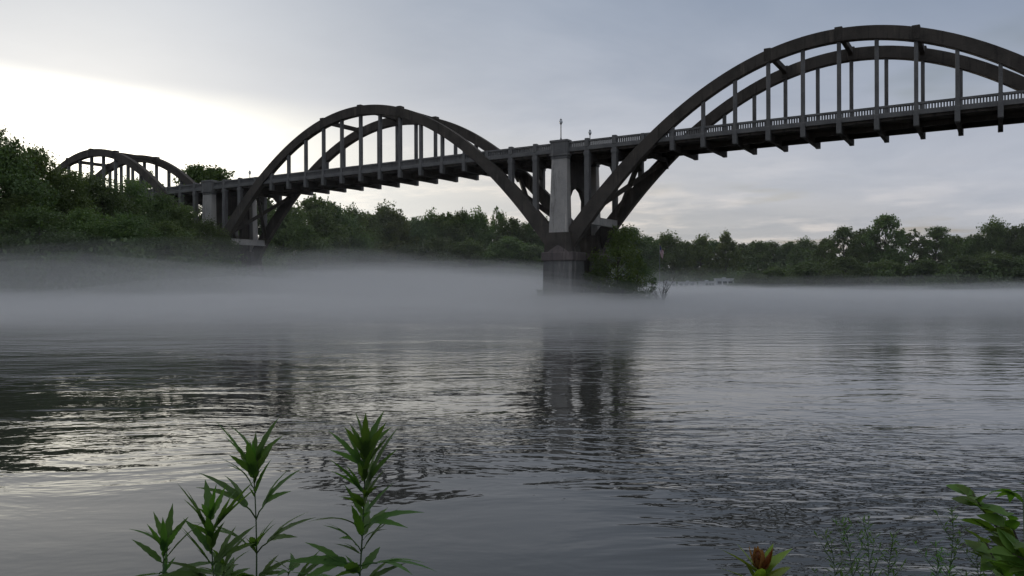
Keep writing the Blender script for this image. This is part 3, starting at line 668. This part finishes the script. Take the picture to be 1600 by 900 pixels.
def pp(px, y, d): return at(px, d, zof(y, d))
b0 = at(1640, 2.4); b0.z = gz(b0) - .03; o = link("leaning_shrub", None, None, b0); tag(o, "broad-leaved green shrub leaning in at the right edge", "shrub")
shrub_branch(o, [tuple(b0), pp(1625, 1000, 2.4), pp(1592, 890, 2.38), pp(1560, 830, 2.36), pp(1536, 800, 2.35), pp(1520, 775, 2.34)], 27, OV, 1, b0)
shrub_branch(o, [tuple(b0 + Vector((.02, 0, 0))), pp(1640, 980, 2.3), pp(1612, 890, 2.28), pp(1590, 850, 2.26), pp(1572, 800, 2.25)], 24, OV, 2, b0)
shrub_branch(o, [tuple(b0 + Vector((-.03, 0, 0))), pp(1620, 990, 2.5), pp(1580, 920, 2.5), pp(1556, 885, 2.5), pp(1540, 850, 2.5)], 22, OV, 3, b0)
shrub_branch(o, [tuple(b0 + Vector((.05, .02, 0))), pp(1665, 1010, 2.2), pp(1632, 930, 2.2), pp(1606, 880, 2.2), pp(1580, 868, 2.2)], 22, OV, 4, b0)
mb = MB(); petiole(mb, .05, .0018)
for a in (-1.5, -.75, 0, .75, 1.5): lobe_strip(mb, (0, 0, 0), a, .055, .022, .25, .2, .03, 8)
STAR = mb.mesh("star_leaf", SHRUBLEAF, True)
o = link("star_leaf_seedling", None, None, at(1610, 2.45, 0)); o.location.z = gz(o.location) - .02; tag(o, "seedling with star-shaped leaf above the leaning shrub", "plant")
zt = zof(772, 2.45) - o.location.z; mb = MB(); mb.tube([(0, 0, 0), (-.01, 0, zt * .6), (-.02, -.01, zt)], [.004, .003, .002], 6); link("stem", mb.mesh("stem", WEED_STEM, True), o)
link("leaf", STAR, o, (-.05, -.03, zt), (.5, .3, 2.4)); link("leaf", STAR, o, (.01, .03, zt + .005), (-.3, .4, .4), .9)

# thin weeds rooted at the water's edge
def thin_weed(px, depth, ytop, seed, label):
    rd = random.Random(seed); b0 = at(px, depth); b0.z = gz(b0) - .03; h = zof(ytop, depth) - b0.z; o = link("thin_weed", None, None, b0); tag(o, label, "weed", "thin weeds at the water's edge")
    def ax(t, q=0.0): return Vector((.05 * math.sin(seed + t * 2.5) * t + q * t, .03 * math.cos(seed * 2 + t * 3) * t, h * t))
    mb = MB(); mb.tube([ax(k / 8) for k in range(9)], [.0045 * (1 - .75 * k / 8) for k in range(9)], 6); lv = MB()
    for k in range(46):
        t = .18 + .8 * k / 46; p = ax(t); az = k * 2.4 + rd.uniform(-.4, .4); l = .085 * (1.1 - .6 * t) * rd.uniform(.7, 1.3)
        if k % 6 == 0 and t < .85:
            e = p + Vector((math.cos(az) * .13, math.sin(az) * .13, .17)); mb.tube([p, e], [.0025, .001], 5)
            for j in range(7):
                q = p.lerp(e, .25 + .75 * j / 7); d = Vector((math.cos(az + j * 2.4), math.sin(az + j * 2.4), .8)).normalized(); s = d.cross(Vector((0, 0, 1))).normalized() * .006
                lv.add([q, q + d * .03 + s, q + d * .065, q + d * .03 - s], [(0, 1, 2, 3)])
        d = Vector((math.cos(az), math.sin(az), .55)).normalized(); s = d.cross(Vector((0, 0, 1))).normalized() * .008
        lv.add([p, p + d * l * .5 + s, p + d * l - Vector((0, 0, .01)), p + d * l * .5 - s], [(0, 1, 2, 3)])
    link("stem", mb.mesh("stem", WEED_STEM, True), o); tag(link("leaves", lv.mesh("leaves", WEED), o), kind="stuff")
for k, (px, dep, y) in enumerate(((1300, 5.0, 832), (1332, 5.1, 812), (1366, 4.9, 806), (1392, 5.2, 838), (1456, 5.0, 858), (1478, 5.3, 792), (1522, 5.2, 850))):
    thin_weed(px, dep, y, 20 + k, f"{WORDS[k]} thin wispy weed from the left at the lower right water's edge")

# ------------------------------------------------------------------ mist lying on the river
MISTM = []
def mist_mat(d):
    m = bpy.data.materials.new("mist"); m.use_nodes = True; t = m.node_tree
    for n in list(t.nodes): t.nodes.remove(n)
    v = t.nodes.new("ShaderNodeVolumePrincipled"); v.inputs['Color'].default_value = (.99, .985, .975, 1); v.inputs['Density'].default_value = d; v.inputs['Anisotropy'].default_value = .5
    o = t.nodes.new("ShaderNodeOutputMaterial"); t.links.new(v.outputs[0], o.inputs['Volume']); return m
MIST_TOP = [(-2000, 5.6), (0, 5.2), (350, 5.3), (520, 5.2), (700, 4.4), (850, 3.6), (1000, 2.1), (1200, 1.5), (1600, 1.5), (3000, 1.5)]
def mist_layer(frac, dens, seed, near, veil=0.0):
    la = np.linspace(-190, 190, 130); de = np.concatenate([np.linspace(12, 36, 10)[:-1], np.linspace(36, 240, 90)]); LA, DE = np.meshgrid(la, de)
    px = 800 + LA / DE * FPX
    T = np.interp(px, [a for a, _ in MIST_TOP], [b_ for _, b_ in MIST_TOP]) * frac + veil
    T = T * (1 + .75 * fbm(LA / 26, DE / 26, seed)) + .7 * fbm(LA / 7, DE / 7, seed + 7)
    ramp = np.clip((DE - near - 8 * fbm(LA / 20, DE / 40, seed + 3)) / 50, 0, 1); ramp = ramp * ramp * (3 - 2 * ramp)
    out = np.clip((240 - DE) / 40, 0, 1) * np.clip((190 - np.abs(LA)) / 30, 0, 1)
    Z = -.4 + (T + .4) * ramp * out
    X = CAM.x + FW.x * DE + RT.x * LA; Y = CAM.y + FW.y * DE + RT.y * LA; nr, nc = X.shape
    top = np.stack([X, Y, Z], -1).reshape(-1, 3); bot = np.stack([X, Y, np.full_like(X, -.8)], -1).reshape(-1, 3)
    f = grid_faces(nr, nc); n = nr * nc; idx = np.arange(n).reshape(nr, nc)
    ring = np.concatenate([idx[0, :], idx[1:, -1], idx[-1, -2::-1], idx[-2:0:-1, 0]]); r2 = np.roll(ring, -1)
    side = np.stack([ring, ring + n, r2 + n, r2], 1)
    m = mesh_np("river_mist", np.concatenate([top, bot]), np.concatenate([f, f[:, ::-1] + n, side]), mist_mat(dens), True)
    tag(link("river_mist", m), "pale mist lying on the river", "mist", None, "stuff")
for k, (fr, dn, nr_) in enumerate(((.32, .020, 34), (.52, .017, 36), (.72, .014, 38), (.95, .010, 40), (1.15, .006, 42), (1.4, .002, 44))):
    mist_layer(fr, dn * 1.25, k * 11, nr_, (0, 0, 0, .05, .2, .6)[k])
mist_layer(0.0, .020, 70, 12, 1.4)          # breath of it over the nearer water
mist_layer(0.6, .0003, 90, 40, 13.0)        # the thinnest, tallest veil
